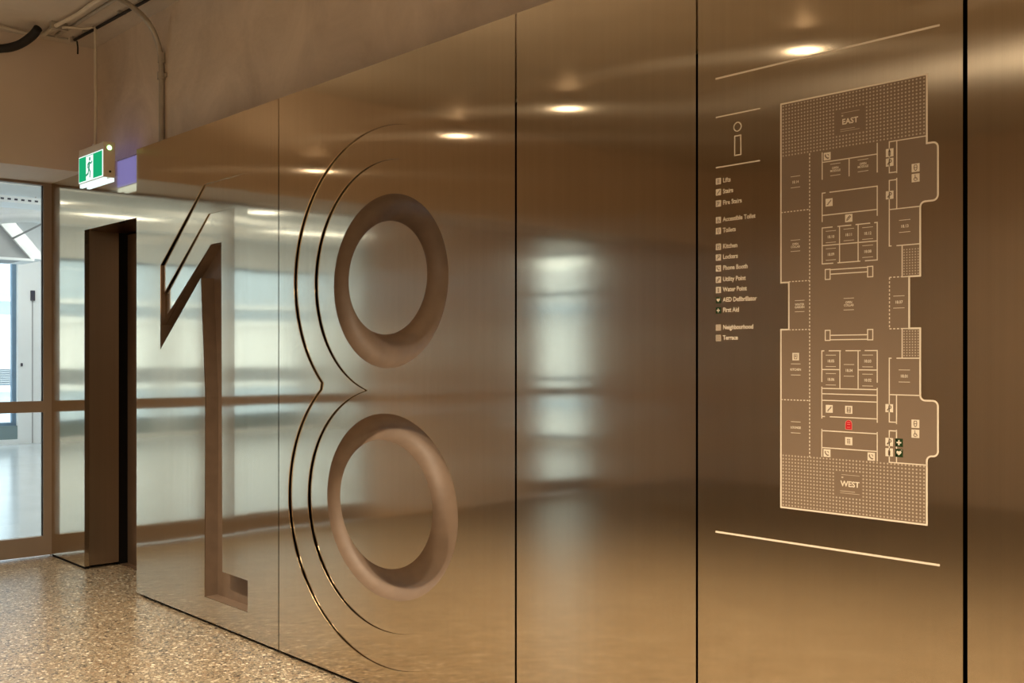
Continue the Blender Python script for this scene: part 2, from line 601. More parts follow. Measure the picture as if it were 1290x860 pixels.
# trough: floor plus brown side walls
bm = bmesh.new()
YD = 0.072
tr = tessellate_polygon([[Vector((x, z, 0)) for x, z in ONE_C]])
vf = [bm.verts.new((x, YD, z)) for x, z in ONE_C]
for t in tr:
    bm.faces.new([vf[i] for i in t])
vt = [bm.verts.new((x, 0.0042 if i in (0, 4, 5, 6, 7, 8, 9) else y1b(x) + 0.0005, z)) for i, (x, z) in enumerate(ONE_C)]
for i in range(len(ONE_C)):
    j = (i + 1) % len(ONE_C)
    bm.faces.new((vf[i], vf[j], vt[j], vt[i]))
box('step_wall', (-5.5325, 0.0042, 1.528), (-5.5285, 0.05, 1.852), BRONZE_COVE, one)
from_bm('trough', bm, BRONZE_COVE, one)['label'] = 'matte bronze recess of the numeral'

# ------------------------------------------------------------------ carved numeral eight
eg = empty('recessed_numeral', (-3.44, 0.0, 0.11), label='big numeral eight with two sunken bronze rings in the metal panel', cat='numeral')
plate('outer_step', [EIGHT_A, EIGHT_B], y8a, 0.003, STEEL_PLATE, eg, wall_mat=BRONZE_COVE)
plate('inner_step', [EIGHT_B, ell(*R1), ell(*R2)], y8b, 0.003, STEEL_PLATE, eg, wall_mat=BRONZE_COVE)
for Rg, Dg in ((R1, D1), (R2, D2)):
    bm = bmesh.new()
    n, k = 96, 18
    grid = []
    for i in range(n):
        t = 2 * math.pi * i / n
        ox, oz = Rg[0] + Rg[2] * math.cos(t), Rg[1] + Rg[3] * math.sin(t)
        ix, iz = Dg[0] + Dg[2] * math.cos(t), Dg[1] + Dg[3] * math.sin(t)
        row = []
        for j in range(k + 1):
            v = 0.5 - 0.5 * math.cos(math.pi * j / k)
            x, z = ox + (ix - ox) * v, oz + (iz - oz) * v
            dep = 0.062 * math.sqrt(max(0.0, 1 - (2 * v - 1) ** 2))
            row.append(bm.verts.new((x, y8b(x) + dep, z)))
        grid.append(row)
    for i in range(n):
        for j in range(k):
            bm.faces.new((grid[i][j], grid[i][j + 1], grid[(i + 1) % n][j + 1], grid[(i + 1) % n][j]))
    from_bm('ring_groove', bm, BRONZE_COVE, eg, smooth=True)['label'] = 'rounded matte bronze ring groove'
    plate('counter_disc', [ell(*Dg)], y8b, 0.003, STEEL_PLATE, eg)

# ------------------------------------------------------------------ printed directory on the metal
PT = 0.0006   # print thickness


def prect(bm, x0, z0, x1, z1, y=0.0, t=PT):
    bm_box(bm, (min(x0, x1), y - t, min(z0, z1)), (max(x0, x1), y, max(z0, z1)))


def pline(bm, pts, w, y=0.0, t=PT, closed=False):
    """Mitred band along a polyline of (x, z)."""
    P = [Vector(p) for p in pts]
    n = len(P)
    L_, R_ = [], []
    for i in range(n):
        if closed:
            a, b = P[i - 1], P[(i + 1) % n]
        else:
            a, b = P[max(i - 1, 0)], P[min(i + 1, n - 1)]
        d1 = (P[i] - a).normalized() if (P[i] - a).length > 1e-9 else (b - P[i]).normalized()
        d2 = (b - P[i]).normalized() if (b - P[i]).length > 1e-9 else d1
        n1, n2 = Vector((-d1.y, d1.x)), Vector((-d2.y, d2.x))
        m = (n1 + n2).normalized()
        s = (w / 2) / max(0.35, m.dot(n1))
        if not closed and i == 0:
            ext = -d2 * 0
        L_.append(P[i] + m * s)
        R_.append(P[i] - m * s)
    seg = n if closed else n - 1
    lf = [bm.verts.new((p.x, y - t, p.y)) for p in L_]
    rf = [bm.verts.new((p.x, y - t, p.y)) for p in R_]
    lb = [bm.verts.new((p.x, y, p.y)) for p in L_]
    rb = [bm.verts.new((p.x, y, p.y)) for p in R_]
    for i in range(seg):
        j = (i + 1) % n
        bm.faces.new((lf[i], rf[i], rf[j], lf[j]))
        bm.faces.new((lf[i], lf[j], lb[j], lb[i]))
        bm.faces.new((rf[i], rb[i], rb[j], rf[j]))
    if not closed:
        bm.faces.new((lf[0], lb[0], rb[0], rf[0]))
        bm.faces.new((lf[-1], rf[-1], rb[-1], lb[-1]))


def ppoly(bm, pts, y=0.0, t=PT):
    vs = [bm.verts.new((x, y - t, z)) for x, z in pts]
    for tr_ in tessellate_polygon([[Vector((x, z, 0)) for x, z in pts]]):
        bm.faces.new([vs[i] for i in tr_])


def text_mesh(name, s, x, z, h, mat, parent, align='LEFT', bold=0.0, sx=1.0, y=0.0, spacing=1.0):
    """Flat lettering on the wall; z is the baseline, h the cap height."""
    c = bpy.data.curves.new(name, 'FONT')
    c.body = s
    c.size = h / 0.73
    c.align_x = align
    c.offset = bold
    c.resolution_u = 3
    c.space_character = spacing
    c.space_line = 0.9
    c.fill_mode = 'FRONT'
    tmp = bpy.data.objects.new(name, c)
    COL.objects.link(tmp)
    dg = bpy.context.evaluated_depsgraph_get()
    me = bpy.data.meshes.new_from_object(tmp.evaluated_get(dg))
    bpy.data.objects.remove(tmp)
    bpy.data.curves.remove(c)
    me.name = name
    for v in me.vertices:
        v.co = Vector((x + v.co.x * sx, y - PT, z + v.co.y))
    return link(name, me, mat, parent)


for z, lab in ((2.141, 'long thin beige rule printed above the floor plan'), (0.855, 'long thin beige rule printed below the floor plan')):
    bm = bmesh.new()
    pline(bm, [(-1.818, z), (-1.164, z)], 0.0052)
    o = from_bm('border_rule', bm, PRINT)
    tag(o, lab, 'printed line')

info = empty('information_symbol', (-1.742, 0, 1.888), label='outlined letter i information symbol between two short beige rules', cat='symbol')
for z in (2.031, 1.8885):
    bm = bmesh.new()
    pline(bm, [(-1.817, z), (-1.669, z)], 0.0036)
    from_bm('rule', bm, PRINT, info)
bm = bmesh.new()
pline(bm, ell(-1.743, 1.993, 0.0122, 0.0122, 32), 0.0032, closed=True)
from_bm('dot_ring', bm, PRINT, info)
bm = bmesh.new()
pline(bm, rect(-1.7525, 1.914, -1.732, 1.968), 0.0032, closed=True)
from_bm('stem_outline', bm, PRINT, info)


# ---- icons: a beige tile with a small brown pictogram
def glyph(bm, kind, cx, cz, s, y):
    def q(pts):
        ppoly(bm, [(cx + a * s, cz + b * s) for a, b in pts], y)

    def ln(pts, w=0.10, closed=False):
        pline(bm, [(cx + a * s, cz + b * s) for a, b in pts], w * s, y, closed=closed)
    if kind == 'lift':
        ln(rect(-.24, -.32, .24, .32), .07, True)
        for a in (-.11, .11):
            q([(a + .055 * math.cos(t * .785), .16 + .055 * math.sin(t * .785)) for t in range(8)])
            q(rect(a - .06, -.22, a + .06, .08))
    elif kind == 'lift_bars':
        for b in (-.22, 0, .22):
            q(rect(-.22, b - .07, -.03, b + .07))
            q(rect(.03, b - .07, .22, b + .07))
    elif kind == 'stairs':
        ln([(-.32, -.28), (-.14, -.28), (-.14, -.10), (.04, -.10), (.04, .08), (.22, .08), (.22, .26), (.34, .26)], .09)
    elif kind == 'firestairs':
        ln([(-.34, -.30), (-.16, -.30), (-.16, -.12), (.02, -.12), (.02, .06), (.20, .06), (.20, .24)], .08)
        ln([(-.20, .02), (-.02, .22), (.10, .30)], .09)
        q([(-.24 + .08 * math.cos(t * .785), .26 + .08 * math.sin(t * .785)) for t in range(8)])
    elif kind == 'wheelchair':
        q([(-.06 + .07 * math.cos(t * .785), .34 + .07 * math.sin(t * .785)) for t in range(8)])
        ln([(-.06, .24), (-.03, -.02), (.14, -.02), (.24, -.28)], .09)
        ln([(-.02 + .2 * math.cos(2.0 + t * .45), -.15 + .2 * math.sin(2.0 + t * .45)) for t in range(9)], .07)
    elif kind == 'toilet':
        ln([(-.14, .34), (.14, .34), (.20, .12), (.17, -.16), (.06, -.34), (-.06, -.34), (-.17, -.16), (-.20, .12)], .08, True)
        ln([(-.20, .02), (.20, .02)], .08)
    elif kind == 'kitchen':
        ln([(-.24, .20), (-.20, -.30), (.20, -.30), (.24, .20)], .08)
        q([(-.14, .16), (.14, .16), (0, -.16)])
        ln([(-.30, .30), (.30, .30)], .07)
    elif kind == 'locker':
        ln([(.10 + .17 * math.cos(t * .785), .14 + .17 * math.sin(t * .785)) for t in range(8)], .09, True)
        ln([(-.02, .02), (-.30, -.28)], .11)
        ln([(-.20, -.16), (-.12, -.25)], .09)
    elif kind == 'phone':
        ln([(-.24, .28), (-.26, .06), (-.10, -.16), (.12, -.28), (.26, -.22)], .15)
        ln([(0, .24), (.20, .22), (.24, .02)], .07)
    elif kind == 'utility':
        ln([(-.28, -.30), (-.22, -.06), (.14, .30), (.28, .16), (-.06, -.20)], .09, True)
        ln([(-.10, -.02), (.10, .18)], .06)
    elif kind == 'water':
        ln(rect(-.11, -.32, .11, .18), .08, True)
        q(rect(-.06, .22, .06, .34))
    elif kind == 'cross':
        q([(-.09, .32), (-.09, .09), (-.32, .09), (-.32, -.09), (-.09, -.09), (-.09, -.32), (.09, -.32), (.09, -.09), (.32, -.09), (.32, .09), (.09, .09), (.09, .32)])
    elif kind == 'heart':
        pts = []
        for t in range(24):
            a = 2 * math.pi * t / 24
            pts.append((0.34 * math.sin(a) ** 3, 0.02 + (13 * math.cos(a) - 5 * math.cos(2 * a) - 2 * math.cos(3 * a) - math.cos(4 * a)) * .021))
        q(pts)
        ln([(.26, .38), (.42, .38)], .05)
    elif kind == 'dots':
        for a in (-.28, 0, .28):
            for b in (-.28, 0, .28):
                q(rect(a - .07, b - .07, a + .07, b + .07))


def icon(kind, x, z, s, parent, name='icon_tile'):
    dark = kind in ('cross', 'heart')
    base = PRINT_GREEN if dark else (PRINT_DIM if kind in ('plain', 'dots') else PRINT)
    bm = bmesh.new()
    prect(bm, x - s / 2, z - s / 2, x + s / 2, z + s / 2)
    o = from_bm(name, bm, base, parent)
    if kind != 'plain':
        bm = bmesh.new()
        glyph(bm, kind, x, z, s * 0.98, -PT)
        from_bm('symbol', bm, PRINT if dark else PRINT_BROWN, o)
    return o


leg = empty('map_legend', (-1.74, 0, 1.395), label='printed legend column of small square icons with beige words', cat='legend')
for word, z, kind in (('Lifts', 1.849, 'lift_bars'), ('Stairs', 1.818, 'stairs'), ('Fire Stairs', 1.786, 'firestairs'), ('Accessible Toilet', 1.739, 'wheelchair'),
                      ('Toilets', 1.708, 'toilet'), ('Kitchen', 1.663, 'kitchen'), ('Lockers', 1.633, 'locker'), ('Phone Booth', 1.602, 'phone'),
                      ('Utility Point', 1.570, 'utility'), ('Water Point', 1.541, 'water'), ('AED Defibrillator', 1.512, 'heart'), ('First Aid', 1.483, 'cross'),
                      ('Neighbourhood', 1.4345, 'plain'), ('Terrace', 1.405, 'dots')):
    icon(kind, -1.808, z, 0.0178, leg, 'legend_icon')
    text_mesh('legend_text', word, -1.7925, z - 0.0052, 0.0128, PRINT, leg, bold=0.0005, sx=0.90)

plan = empty('floor_plan', (-1.40, 0, 0.947), label='large printed floor plan of the storey with EAST and WEST terraces', cat='floor plan')


def arc(cx, cz, r, a0, a1, n=6):
    return [(cx + r * math.cos(math.radians(a0 + (a1 - a0) * i / n)), cz + r * math.sin(math.radians(a0 + (a1 - a0) * i / n))) for i in range(n + 1)]


r_ = 0.0125
XL, XI, XQ, XB, XN = -1.6025, -1.578, -1.196, -1.1685, -1.2125
XM = -1.2405
outline = [(XL, 2.0305), (XQ, 2.0305), (XQ, 1.8645)]
outline += arc(XB - r_, 1.8645 - r_, r_, 90, 0)
outline += arc(XB - r_, 1.7255 + r_, r_, 0, -90)
outline += arc(XN + r_, 1.7255 - r_, r_, 90, 180)
outline += [(XN, 1.547), (XM, 1.547), (XM, 1.4205), (XN, 1.4205)]
outline += arc(XN + r_, 1.246 + r_, r_, 180, 270)
outline += arc(XB - r_, 1.246 - r_, r_, 90, 0)
outline += arc(XB - r_, 1.113 + r_, r_, 0, -90)
outline += arc(XQ + r_, 1.113 - r_, r_, 90, 180)
outline += [(XQ, 0.9475), (XL, 0.9475), (XL, 1.4245), (XI, 1.4245), (XI, 1.5505), (XL, 1.5505)]
bm = bmesh.new()
ppoly(bm, outline, 0.0, 0.0003)
tag(from_bm('plan_field', bm, FILM, plan), 'brown printed field of the plan')
bm = bmesh.new()
pline(bm, outline, 0.0042, closed=True)
from_bm('outline', bm, PRINT, plan)

W1 = 0.0026
walls = [
    # rooms below the east terrace
    [(-1.478, 1.883), (-1.478, 1.812)], [(-1.478, 1.857), (-1.324, 1.857)], [(-1.324, 1.885), (-1.324, 1.811)], [(-1.401, 1.857), (-1.401, 1.811)],
    [(-1.468, 1.777), (-1.478, 1.777), (-1.478, 1.702)], [(-1.457, 1.777), (-1.324, 1.777), (-1.324, 1.703)], [(-1.478, 1.719), (-1.324, 1.719)],
    # small cores on the right
    [(XQ, 1.8825), (-1.292, 1.8825), (-1.292, 1.806), (-1.2725, 1.806)], [(-1.2725, 1.8825), (-1.2725, 1.803)],
    [(-1.2725, 1.787), (-1.292, 1.787), (-1.292, 1.625), (-1.286, 1.625)], [(-1.2725, 1.791), (-1.2725, 1.715)], [(-1.292, 1.715), (XN, 1.715)],
    [(-1.273, 1.6245), (XN, 1.6245)],
    # six-room block
    [(-1.448, 1.6865), (-1.478, 1.6865), (-1.478, 1.593), (-1.446, 1.593)], [(-1.434, 1.6865), (-1.395, 1.6865)], [(-1.383, 1.6865), (-1.343, 1.6865)],
    [(-1.332, 1.6865), (-1.324, 1.6865), (-1.324, 1.593), (-1.357, 1.593)], [(-1.434, 1.593), (-1.370, 1.593)], [(-1.478, 1.6405), (-1.324, 1.6405)],
    [(-1.428, 1.6865), (-1.428, 1.593)], [(-1.376, 1.6865), (-1.376, 1.593)],
    # lower block
    [(-1.472, 1.367), (-1.479, 1.367), (-1.479, 1.286)], [(-1.459, 1.367), (-1.424, 1.367)], [(-1.411, 1.367), (-1.369, 1.367)],
    [(-1.358, 1.367), (-1.324, 1.367), (-1.324, 1.287)], [(-1.479, 1.3185), (-1.427, 1.3185)], [(-1.376, 1.3185), (-1.324, 1.3185)],
    [(-1.427, 1.367), (-1.427, 1.2695)], [(-1.376, 1.367), (-1.376, 1.2695)], [(-1.479, 1.2695), (-1.324, 1.2695)],
    [(-1.479, 1.274), (-1.479, 1.191)], [(-1.324, 1.274), (-1.324, 1.187)], [(-1.479, 1.2555), (-1.324, 1.2555)], [(-1.479, 1.2385), (-1.324, 1.2385)],
    [(-1.479, 1.1965), (-1.470, 1.1965)], [(-1.456, 1.1965), (-1.324, 1.1965)],
    # lift cores above the west terrace
    [(-1.479, 1.164), (-1.479, 1.091)], [(-1.324, 1.164), (-1.324, 1.091)], [(-1.479, 1.1595), (-1.324, 1.1595)], [(-1.479, 1.1155), (-1.324, 1.1155)],
    # right rooms, lower
    [(-1.286, 1.348), (-1.292, 1.348), (-1.292, 1.1905), (-1.273, 1.1905)], [(-1.273, 1.348), (XN, 1.348)], [(-1.292, 1.258), (XN, 1.258)], [(-1.273, 1.258), (-1.273, 1.186)],
    [(-1.273, 1.169), (-1.292, 1.169), (-1.292, 1.091), (XQ, 1.091)], [(-1.273, 1.172), (-1.273, 1.091)],
    [(-1.2585, 1.6245), (-1.2585, 1.547), (XM, 1.547)], [(-1.2585, 1.348), (-1.2585, 1.4205), (XM, 1.4205)],
]
for wpts in walls:
    bm = bmesh.new()
    pline(bm, wpts, W1)
    from_bm('room_wall_line', bm, PRINT, plan)
for zt, zb, zm1, zm2 in ((1.578, 1.552, 1.5765, 1.565), (1.394, 1.420, 1.3955, 1.407)):
    bm = bmesh.new()
    for xa, xb in ((-1.469, -1.455), (-1.350, -1.336)):
        pline(bm, rect(xa, min(zt, zb), xb, max(zt, zb)), W1, closed=True)
    for zz in (zm1, zm2):
        pline(bm, [(-1.455, zz), (-1.350, zz)], W1)
    from_bm('bench_outline', bm, PRINT, plan)

# dashed lines
bm = bmesh.new()


def dash(a, b, step=0.0098, on=0.0056, w=0.0026):
    a, b = Vector(a), Vector(b)
    L_ = (b - a).length
    d_ = (b - a) / L_
    s = 0.0
    while s < L_:
        e = min(s + on, L_)
        pline(bm, [tuple(a + d_ * s), tuple(a + d_ * e)], w)
        s += step


dash((-1.515, 1.886), (-1.515, 1.088))
for a, b in (((XL, 1.739), (-1.515, 1.739)), ((XI, 1.552), (-1.515, 1.552)), ((XI, 1.4235), (-1.515, 1.4235)), ((XL, 1.2365), (-1.515, 1.2365)),
             ((-1.2915, 1.5475), (-1.2585, 1.5475)), ((-1.2915, 1.5475), (-1.2915, 1.4205)), ((-1.2915, 1.4205), (-1.2585, 1.4205))):
    dash(a, b)
tag(from_bm('dashed_line', bm, PRINT, plan), kind='stuff')

# terrace dot fields
def dots(name, x0, z0, x1, z1, skip, px=0.00935, pz=0.00885, r=0.0026):
    bm = bmesh.new()
    nx, nz = int((x1 - x0) / px), int((z1 - z0) / pz)
    for i in range(nx + 1):
        for j in range(nz + 1):
            x, z = x0 + i * px, z0 + j * pz
            if skip and skip[0] < x < skip[2] and skip[1] < z < skip[3]:
                continue
            vs = [bm.verts.new((x + r * math.cos(math.pi / 3 * k), -PT, z + r * math.sin(math.pi / 3 * k))) for k in range(6)]
            bm.faces.new(vs)
    return tag(from_bm(name, bm, PRINT_DIM, plan), kind='stuff')


dots('terrace_dots', -1.5955, 1.8905, -1.201, 2.0255, (-1.437, 1.918, -1.361, 1.986))
dots('terrace_dots', -1.5955, 0.9545, -1.201, 1.088, (-1.438, 0.994, -1.363, 1.060))
dots('balcony_dots', -1.2535, 1.5535, -1.217, 1.618, None, px=0.0072, pz=0.0066, r=0.0020)
dots('balcony_dots', -1.2535, 1.3545, -1.217, 1.4155, None, px=0.0072, pz=0.0066, r=0.0020)
for word, zc in (('EAST', 1.952), ('WEST', 1.0265)):
    tn = text_mesh('terrace_name', word, -1.3985, zc - 0.006, 0.0145, PRINT, plan, align='CENTER', bold=0.0005, sx=1.02)
    for xa, xb, dz, w in ((-1.423, -1.372, 0.0235, 0.0012), (-1.426, -1.372, -0.0235, 0.0012), (-1.426, -1.385, -0.0185, 0.0016), (-1.4225, -1.4175, 0.0165, 0.004)):
        bm = bmesh.new()
        pline(bm, [(xa, zc + dz), (xb, zc + dz)], w)
        from_bm('caption_rule', bm, PRINT_DIM, tn)

for word, x, z in (('18.14', -1.558, 1.8165), ('OPEN\nMODULE', -1.440, 1.834), ('OPEN\nMODULE', -1.3625, 1.834), ('OPEN\nCOLLAB', -1.558, 1.647),
                   ('18.10', -1.453, 1.662), ('18.11', -1.402, 1.663), ('18.12', -1.350, 1.662), ('18.09', -1.453, 1.6165), ('18.08', -1.350, 1.6165),
                   ('18.13', -1.252, 1.671), ('WINTER\nGARDEN', -1.545, 1.486), ('OPEN\nCOLLAB', -1.402, 1.486), ('18.07', -1.267, 1.486),
                   ('KITCHEN', -1.557, 1.318), ('18.05', -1.453, 1.341), ('18.04', -1.4015, 1.317), ('18.03', -1.350, 1.341), ('18.06', -1.453, 1.2935),
                   ('18.02', -1.350, 1.293), ('18.01', -1.253, 1.3045), ('LOUNGE', -1.557, 1.164)):
    two = '\n' in word
    h = 0.0058 if two else (0.0074 if word[0] == '1' else 0.0062)
    t = text_mesh('room_label', word, x, z + (0.0016 if two else -h / 2), h, PRINT, plan, align='CENTER', bold=0.0002, sx=0.92)
    for s in (-1, 1):
        bm = bmesh.new()
        pline(bm, [(x - 0.0145, z + s * 0.0148), (x + 0.0145, z + s * 0.0148)], 0.0013)
        from_bm('label_rule', bm, PRINT, t)

for kind, x, z in (('phone', -1.4635, 1.871), ('water', -1.291, 1.8555), ('locker', -1.291, 1.832), ('locker', -1.291, 1.751), ('toilet', -1.224, 1.8095),
                   ('wheelchair', -1.224, 1.785), ('stairs', -1.458, 1.751), ('utility', -1.402, 1.705), ('kitchen', -1.557, 1.352), ('stairs', -1.4575, 1.217),
                   ('lift', -1.402, 1.2165), ('locker', -1.292, 1.2245), ('toilet', -1.2245, 1.189), ('wheelchair', -1.2245, 1.165), ('lift_bars', -1.402, 1.1365),
                   ('phone', -1.464, 1.102), ('phone', -1.340, 1.1015), ('locker', -1.292, 1.141), ('water', -1.292, 1.1155), ('cross', -1.2665, 1.141), ('heart', -1.2665, 1.1155)):
    icon(kind, x, z, 0.0200, plan)
bm = bmesh.new()
ppoly(bm, [(-1.411, 1.1665), (-1.393, 1.1665), (-1.393, 1.181)] + arc(-1.402, 1.181, 0.009, 0, 180, 10) + [(-1.411, 1.181)])
me_ = from_bm('you_are_here_marker', bm, PRINT_RED, plan)
me_['label'] = 'red arched marker tile'
bm = bmesh.new()
pline(bm, [(-1.411, 1.1665), (-1.393, 1.1665), (-1.393, 1.181)] + arc(-1.402, 1.181, 0.009, 0, 180, 10) + [(-1.411, 1.181)], 0.0010, -PT, closed=True)
for zz in (1.184, 1.179, 1.172):
    pline(bm, [(-1.4065, zz), (-1.3975, zz)], 0.0012, -PT)
from_bm('symbol', bm, plain('pale_red_print', (0.75, 0.25, 0.2), rough=0.6), me_)

# ------------------------------------------------------------------ exit sign
SX0, SX1, SY0, SY1, SZ0, SZ1 = -6.463, -6.077, -0.098, -0.030, 2.372, 2.600
ex = empty('exit_sign', (-6.27, -0.064, SZ0), label='lit green running man exit sign hanging on a thin pole', cat='exit sign')
box('housing', (SX0, SY0, SZ0 + 0.022), (SX1, SY1, SZ1), SIGN_BODY, ex, bevel=0.004)
box('light_bar', (SX0 + 0.004, SY0 + 0.004, SZ0), (SX1 - 0.004, SY0 + 0.022, SZ0 + 0.0215), EM_WHITE, ex)
box('light_bar', (SX0 + 0.004, SY1 - 0.022, SZ0), (SX1 - 0.004, SY1 - 0.004, SZ0 + 0.0215), EM_WHITE, ex)
fz0, fz1 = SZ0 + 0.026, SZ1 - 0.046
face = box('sign_face', (SX0 + 0.006, SY0 - 0.0030, fz0), (SX1 - 0.006, SY0 - 0.0002, fz1), EM_WHITE, ex)
face['label'] = 'glowing green exit face'
box('green_field', (SX0 + 0.013, SY0 - 0.0040, fz0 + 0.006), (SX1 - 0.013, SY0 - 0.0031, fz1 - 0.006), EM_GREEN, face)
box('door_symbol', (-6.335, SY0 - 0.0050, fz0 + 0.006), (-6.225, SY0 - 0.0041, fz1 - 0.010), EM_WHITE, face)
bm = bmesh.new()
fc, fm = -6.280, (fz0 + fz1) / 2
yy = SY0 - 0.0052
ppoly(bm, [(fc + 0.006 + 0.012 * math.cos(t * .524), fm + 0.048 + 0.012 * math.sin(t * .524)) for t in range(12)], yy)
for pts, w in (([(fc, fm + 0.030), (fc - 0.010, fm - 0.008)], 0.022), ([(fc - 0.002, fm + 0.028), (fc + 0.026, fm + 0.020), (fc + 0.042, fm + 0.030)], 0.009),
               ([(fc - 0.002, fm + 0.030), (fc - 0.026, fm + 0.018), (fc - 0.030, fm - 0.004)], 0.009), ([(fc - 0.008, fm - 0.006), (fc + 0.012, fm - 0.030), (fc + 0.006, fm - 0.062)], 0.012),
               ([(fc - 0.010, fm - 0.006), (fc - 0.020, fm - 0.036), (fc - 0.052, fm - 0.044)], 0.012)):
    pline(bm, pts, w, yy)
from_bm('running_figure', bm, EM_FIG, face)
box('back_face', (SX0 + 0.012, SY1 + 0.0002, SZ0 + 0.026), (SX1 - 0.012, SY1 + 0.003, SZ1 - 0.040), EM_VIOLET, ex)['label'] = 'violet glowing rear diffuser'


def xdisc(name, x, y, z, r, mat, parent, t=0.003):
    bm = bmesh.new()
    a = [bm.verts.new((x, y + r * math.cos(k * math.pi / 8), z + r * math.sin(k * math.pi / 8))) for k in range(16)]
    b = [bm.verts.new((x + t, y + r * .9 * math.cos(k * math.pi / 8), z + r * .9 * math.sin(k * math.pi / 8))) for k in range(16)]
    bm.faces.new(b)
    bm.faces.new(a)
    for k in range(16):
        bm.faces.new((a[k], a[(k + 1) % 16], b[(k + 1) % 16], b[k]))
    return from_bm(name, bm, mat, parent)


xdisc('status_light', SX1 + 0.0002, -0.064, 2.566, 0.014, EM_LED, ex)
xdisc('test_button', SX1 + 0.0002, -0.060, 2.428, 0.007, RUBBER, ex)
box('mounting_bracket', (-6.31, -0.076, SZ1), (-6.27, -0.050, SZ1 + 0.020), SIGN_BODY, ex)
tube('hanging_pole', [(-6.29, -0.064, SZ1 + 0.018), (-6.288, -0.063, 2.85), (-6.291, -0.064, 3.10), (-6.29, -0.064, 3.315)], 0.009, CABLE, ex)
tube('hanging_cable', [(-6.312, -0.058, SZ1 + 0.019), (-6.306, -0.052, 2.9), (-6.312, -0.052, 3.315)], 0.0035, CABLE, ex)

# ------------------------------------------------------------------ services on ceiling and wall
cw = tube('conduit', [(-5.744, 0.102, 2.40), (-5.744, 0.102, 2.85), (-5.744, 0.100, 3.02), (-5.735, 0.075, 3.13), (-5.70, 0.0, 3.225), (-5.62, -0.14, 3.268), (-5.52, -0.32, 3.275), (-5.40, -0.52, 3.306)], 0.0155, GALV, None, n=12)
tag(cw, 'galvanised conduit bending from the ceiling down the concrete wall', 'conduit')
for z0, z1, r in ((2.925, 2.965, 0.023), (3.02, 3.075, 0.0205)):
    lathe('coupling', [(r, z0), (r, z1)], (-5.744, 0.1015, 0), GALV, cw, n=14)
box('saddle_clip', (-5.782, 0.104, 2.935), (-5.706, 0.119, 2.957), GALV, cw)
box('clip_screw', (-5.774, 0.0975, 2.942), (-5.766, 0.1045, 2.950), RUBBER, cw)

cc = tube('ceiling_conduit', [(-6.62, -0.072, 3.308), (-6.20, -0.055, 3.310), (-5.67, -0.040, 3.310), (-5.0, -0.025, 3.310)], 0.009, RUBBER, None, n=8, sub=3)
tag(cc, 'thin dark pipe clipped along the ceiling near the wall', 'pipe')
for x in (-6.45, -5.95, -5.67, -5.2):
    box('pipe_clip', (x - 0.012, -0.080 + (x + 6.45) * 0.028, 3.316), (x + 0.012, -0.035 + (x + 6.45) * 0.028, ZC), GALV, cc)
box('end_fitting', (-6.645, -0.085, 3.298), (-6.61, -0.058, ZC), GALV, cc)
hook = tube('end_hook', [(-6.60, -0.06, 3.30), (-6.615, -0.05, 3.265), (-6.63, -0.045, 3.23)], 0.005, RUBBER, cc, n=6)

tag(tube('flexible_hose', [(-6.95, -0.75, 3.24), (-6.85, -0.60, 3.215), (-6.77, -0.46, 3.212), (-6.66, -0.39, 3.222), (-6.52, -0.355, 3.25), (-6.45, -0.34, 3.285)], 0.026, RUBBER), 'black corrugated hose hanging under the ceiling', 'hose')
tag(tube('cable_bundle', [(-6.66, -0.29, 3.300), (-6.57, -0.26, 3.300), (-6.40, -0.26, 3.304), (-6.10, -0.24, 3.304), (-5.85, -0.245, 3.304), (-5.5, -0.23, 3.304), (-5.0, -0.22, 3.304)], 0.012, CABLE), 'bundle of pale cables running under the ceiling to the lobby', 'cable')
tag(tube('cable_bundle', [(-6.62, -0.18, 3.316), (-6.40, -0.165, 3.318), (-6.10, -0.165, 3.318), (-5.5, -0.16, 3.318), (-5.0, -0.15, 3.318)], 0.010, GALV), 'darker grey cable beside the pale cable bundle', 'cable')
tag(tube('thin_cable', [(-6.64, -0.245, 3.306), (-6.49, -0.23, 3.310), (-6.36, -0.21, 3.298), (-6.31, -0.12, 3.300), (-6.295, -0.075, 3.312)], 0.007, CABLE), 'thin pale cable feeding the exit sign pole', 'cable')
tag(tube('thin_cable', [(-6.60, -0.62, 3.315), (-6.65, -0.49, 3.312), (-6.665, -0.38, 3.309), (-6.66, -0.29, 3.305)], 0.009, CABLE), 'thin pale cable joining the bundle at the black hose', 'cable')
tag(tube('thin_cable', [(-6.64, -0.24, 3.312), (-6.66, -0.16, 3.316), (-6.64, -0.10, 3.314)], 0.006, GALV), 'thin grey cable leading to the dark pipe end', 'cable')
tag(box('cable_clip', (-6.42, -0.285, 3.286), (-6.385, -0.19, ZC), GALV), 'small metal clip holding the cable bundle to the ceiling', 'clip')


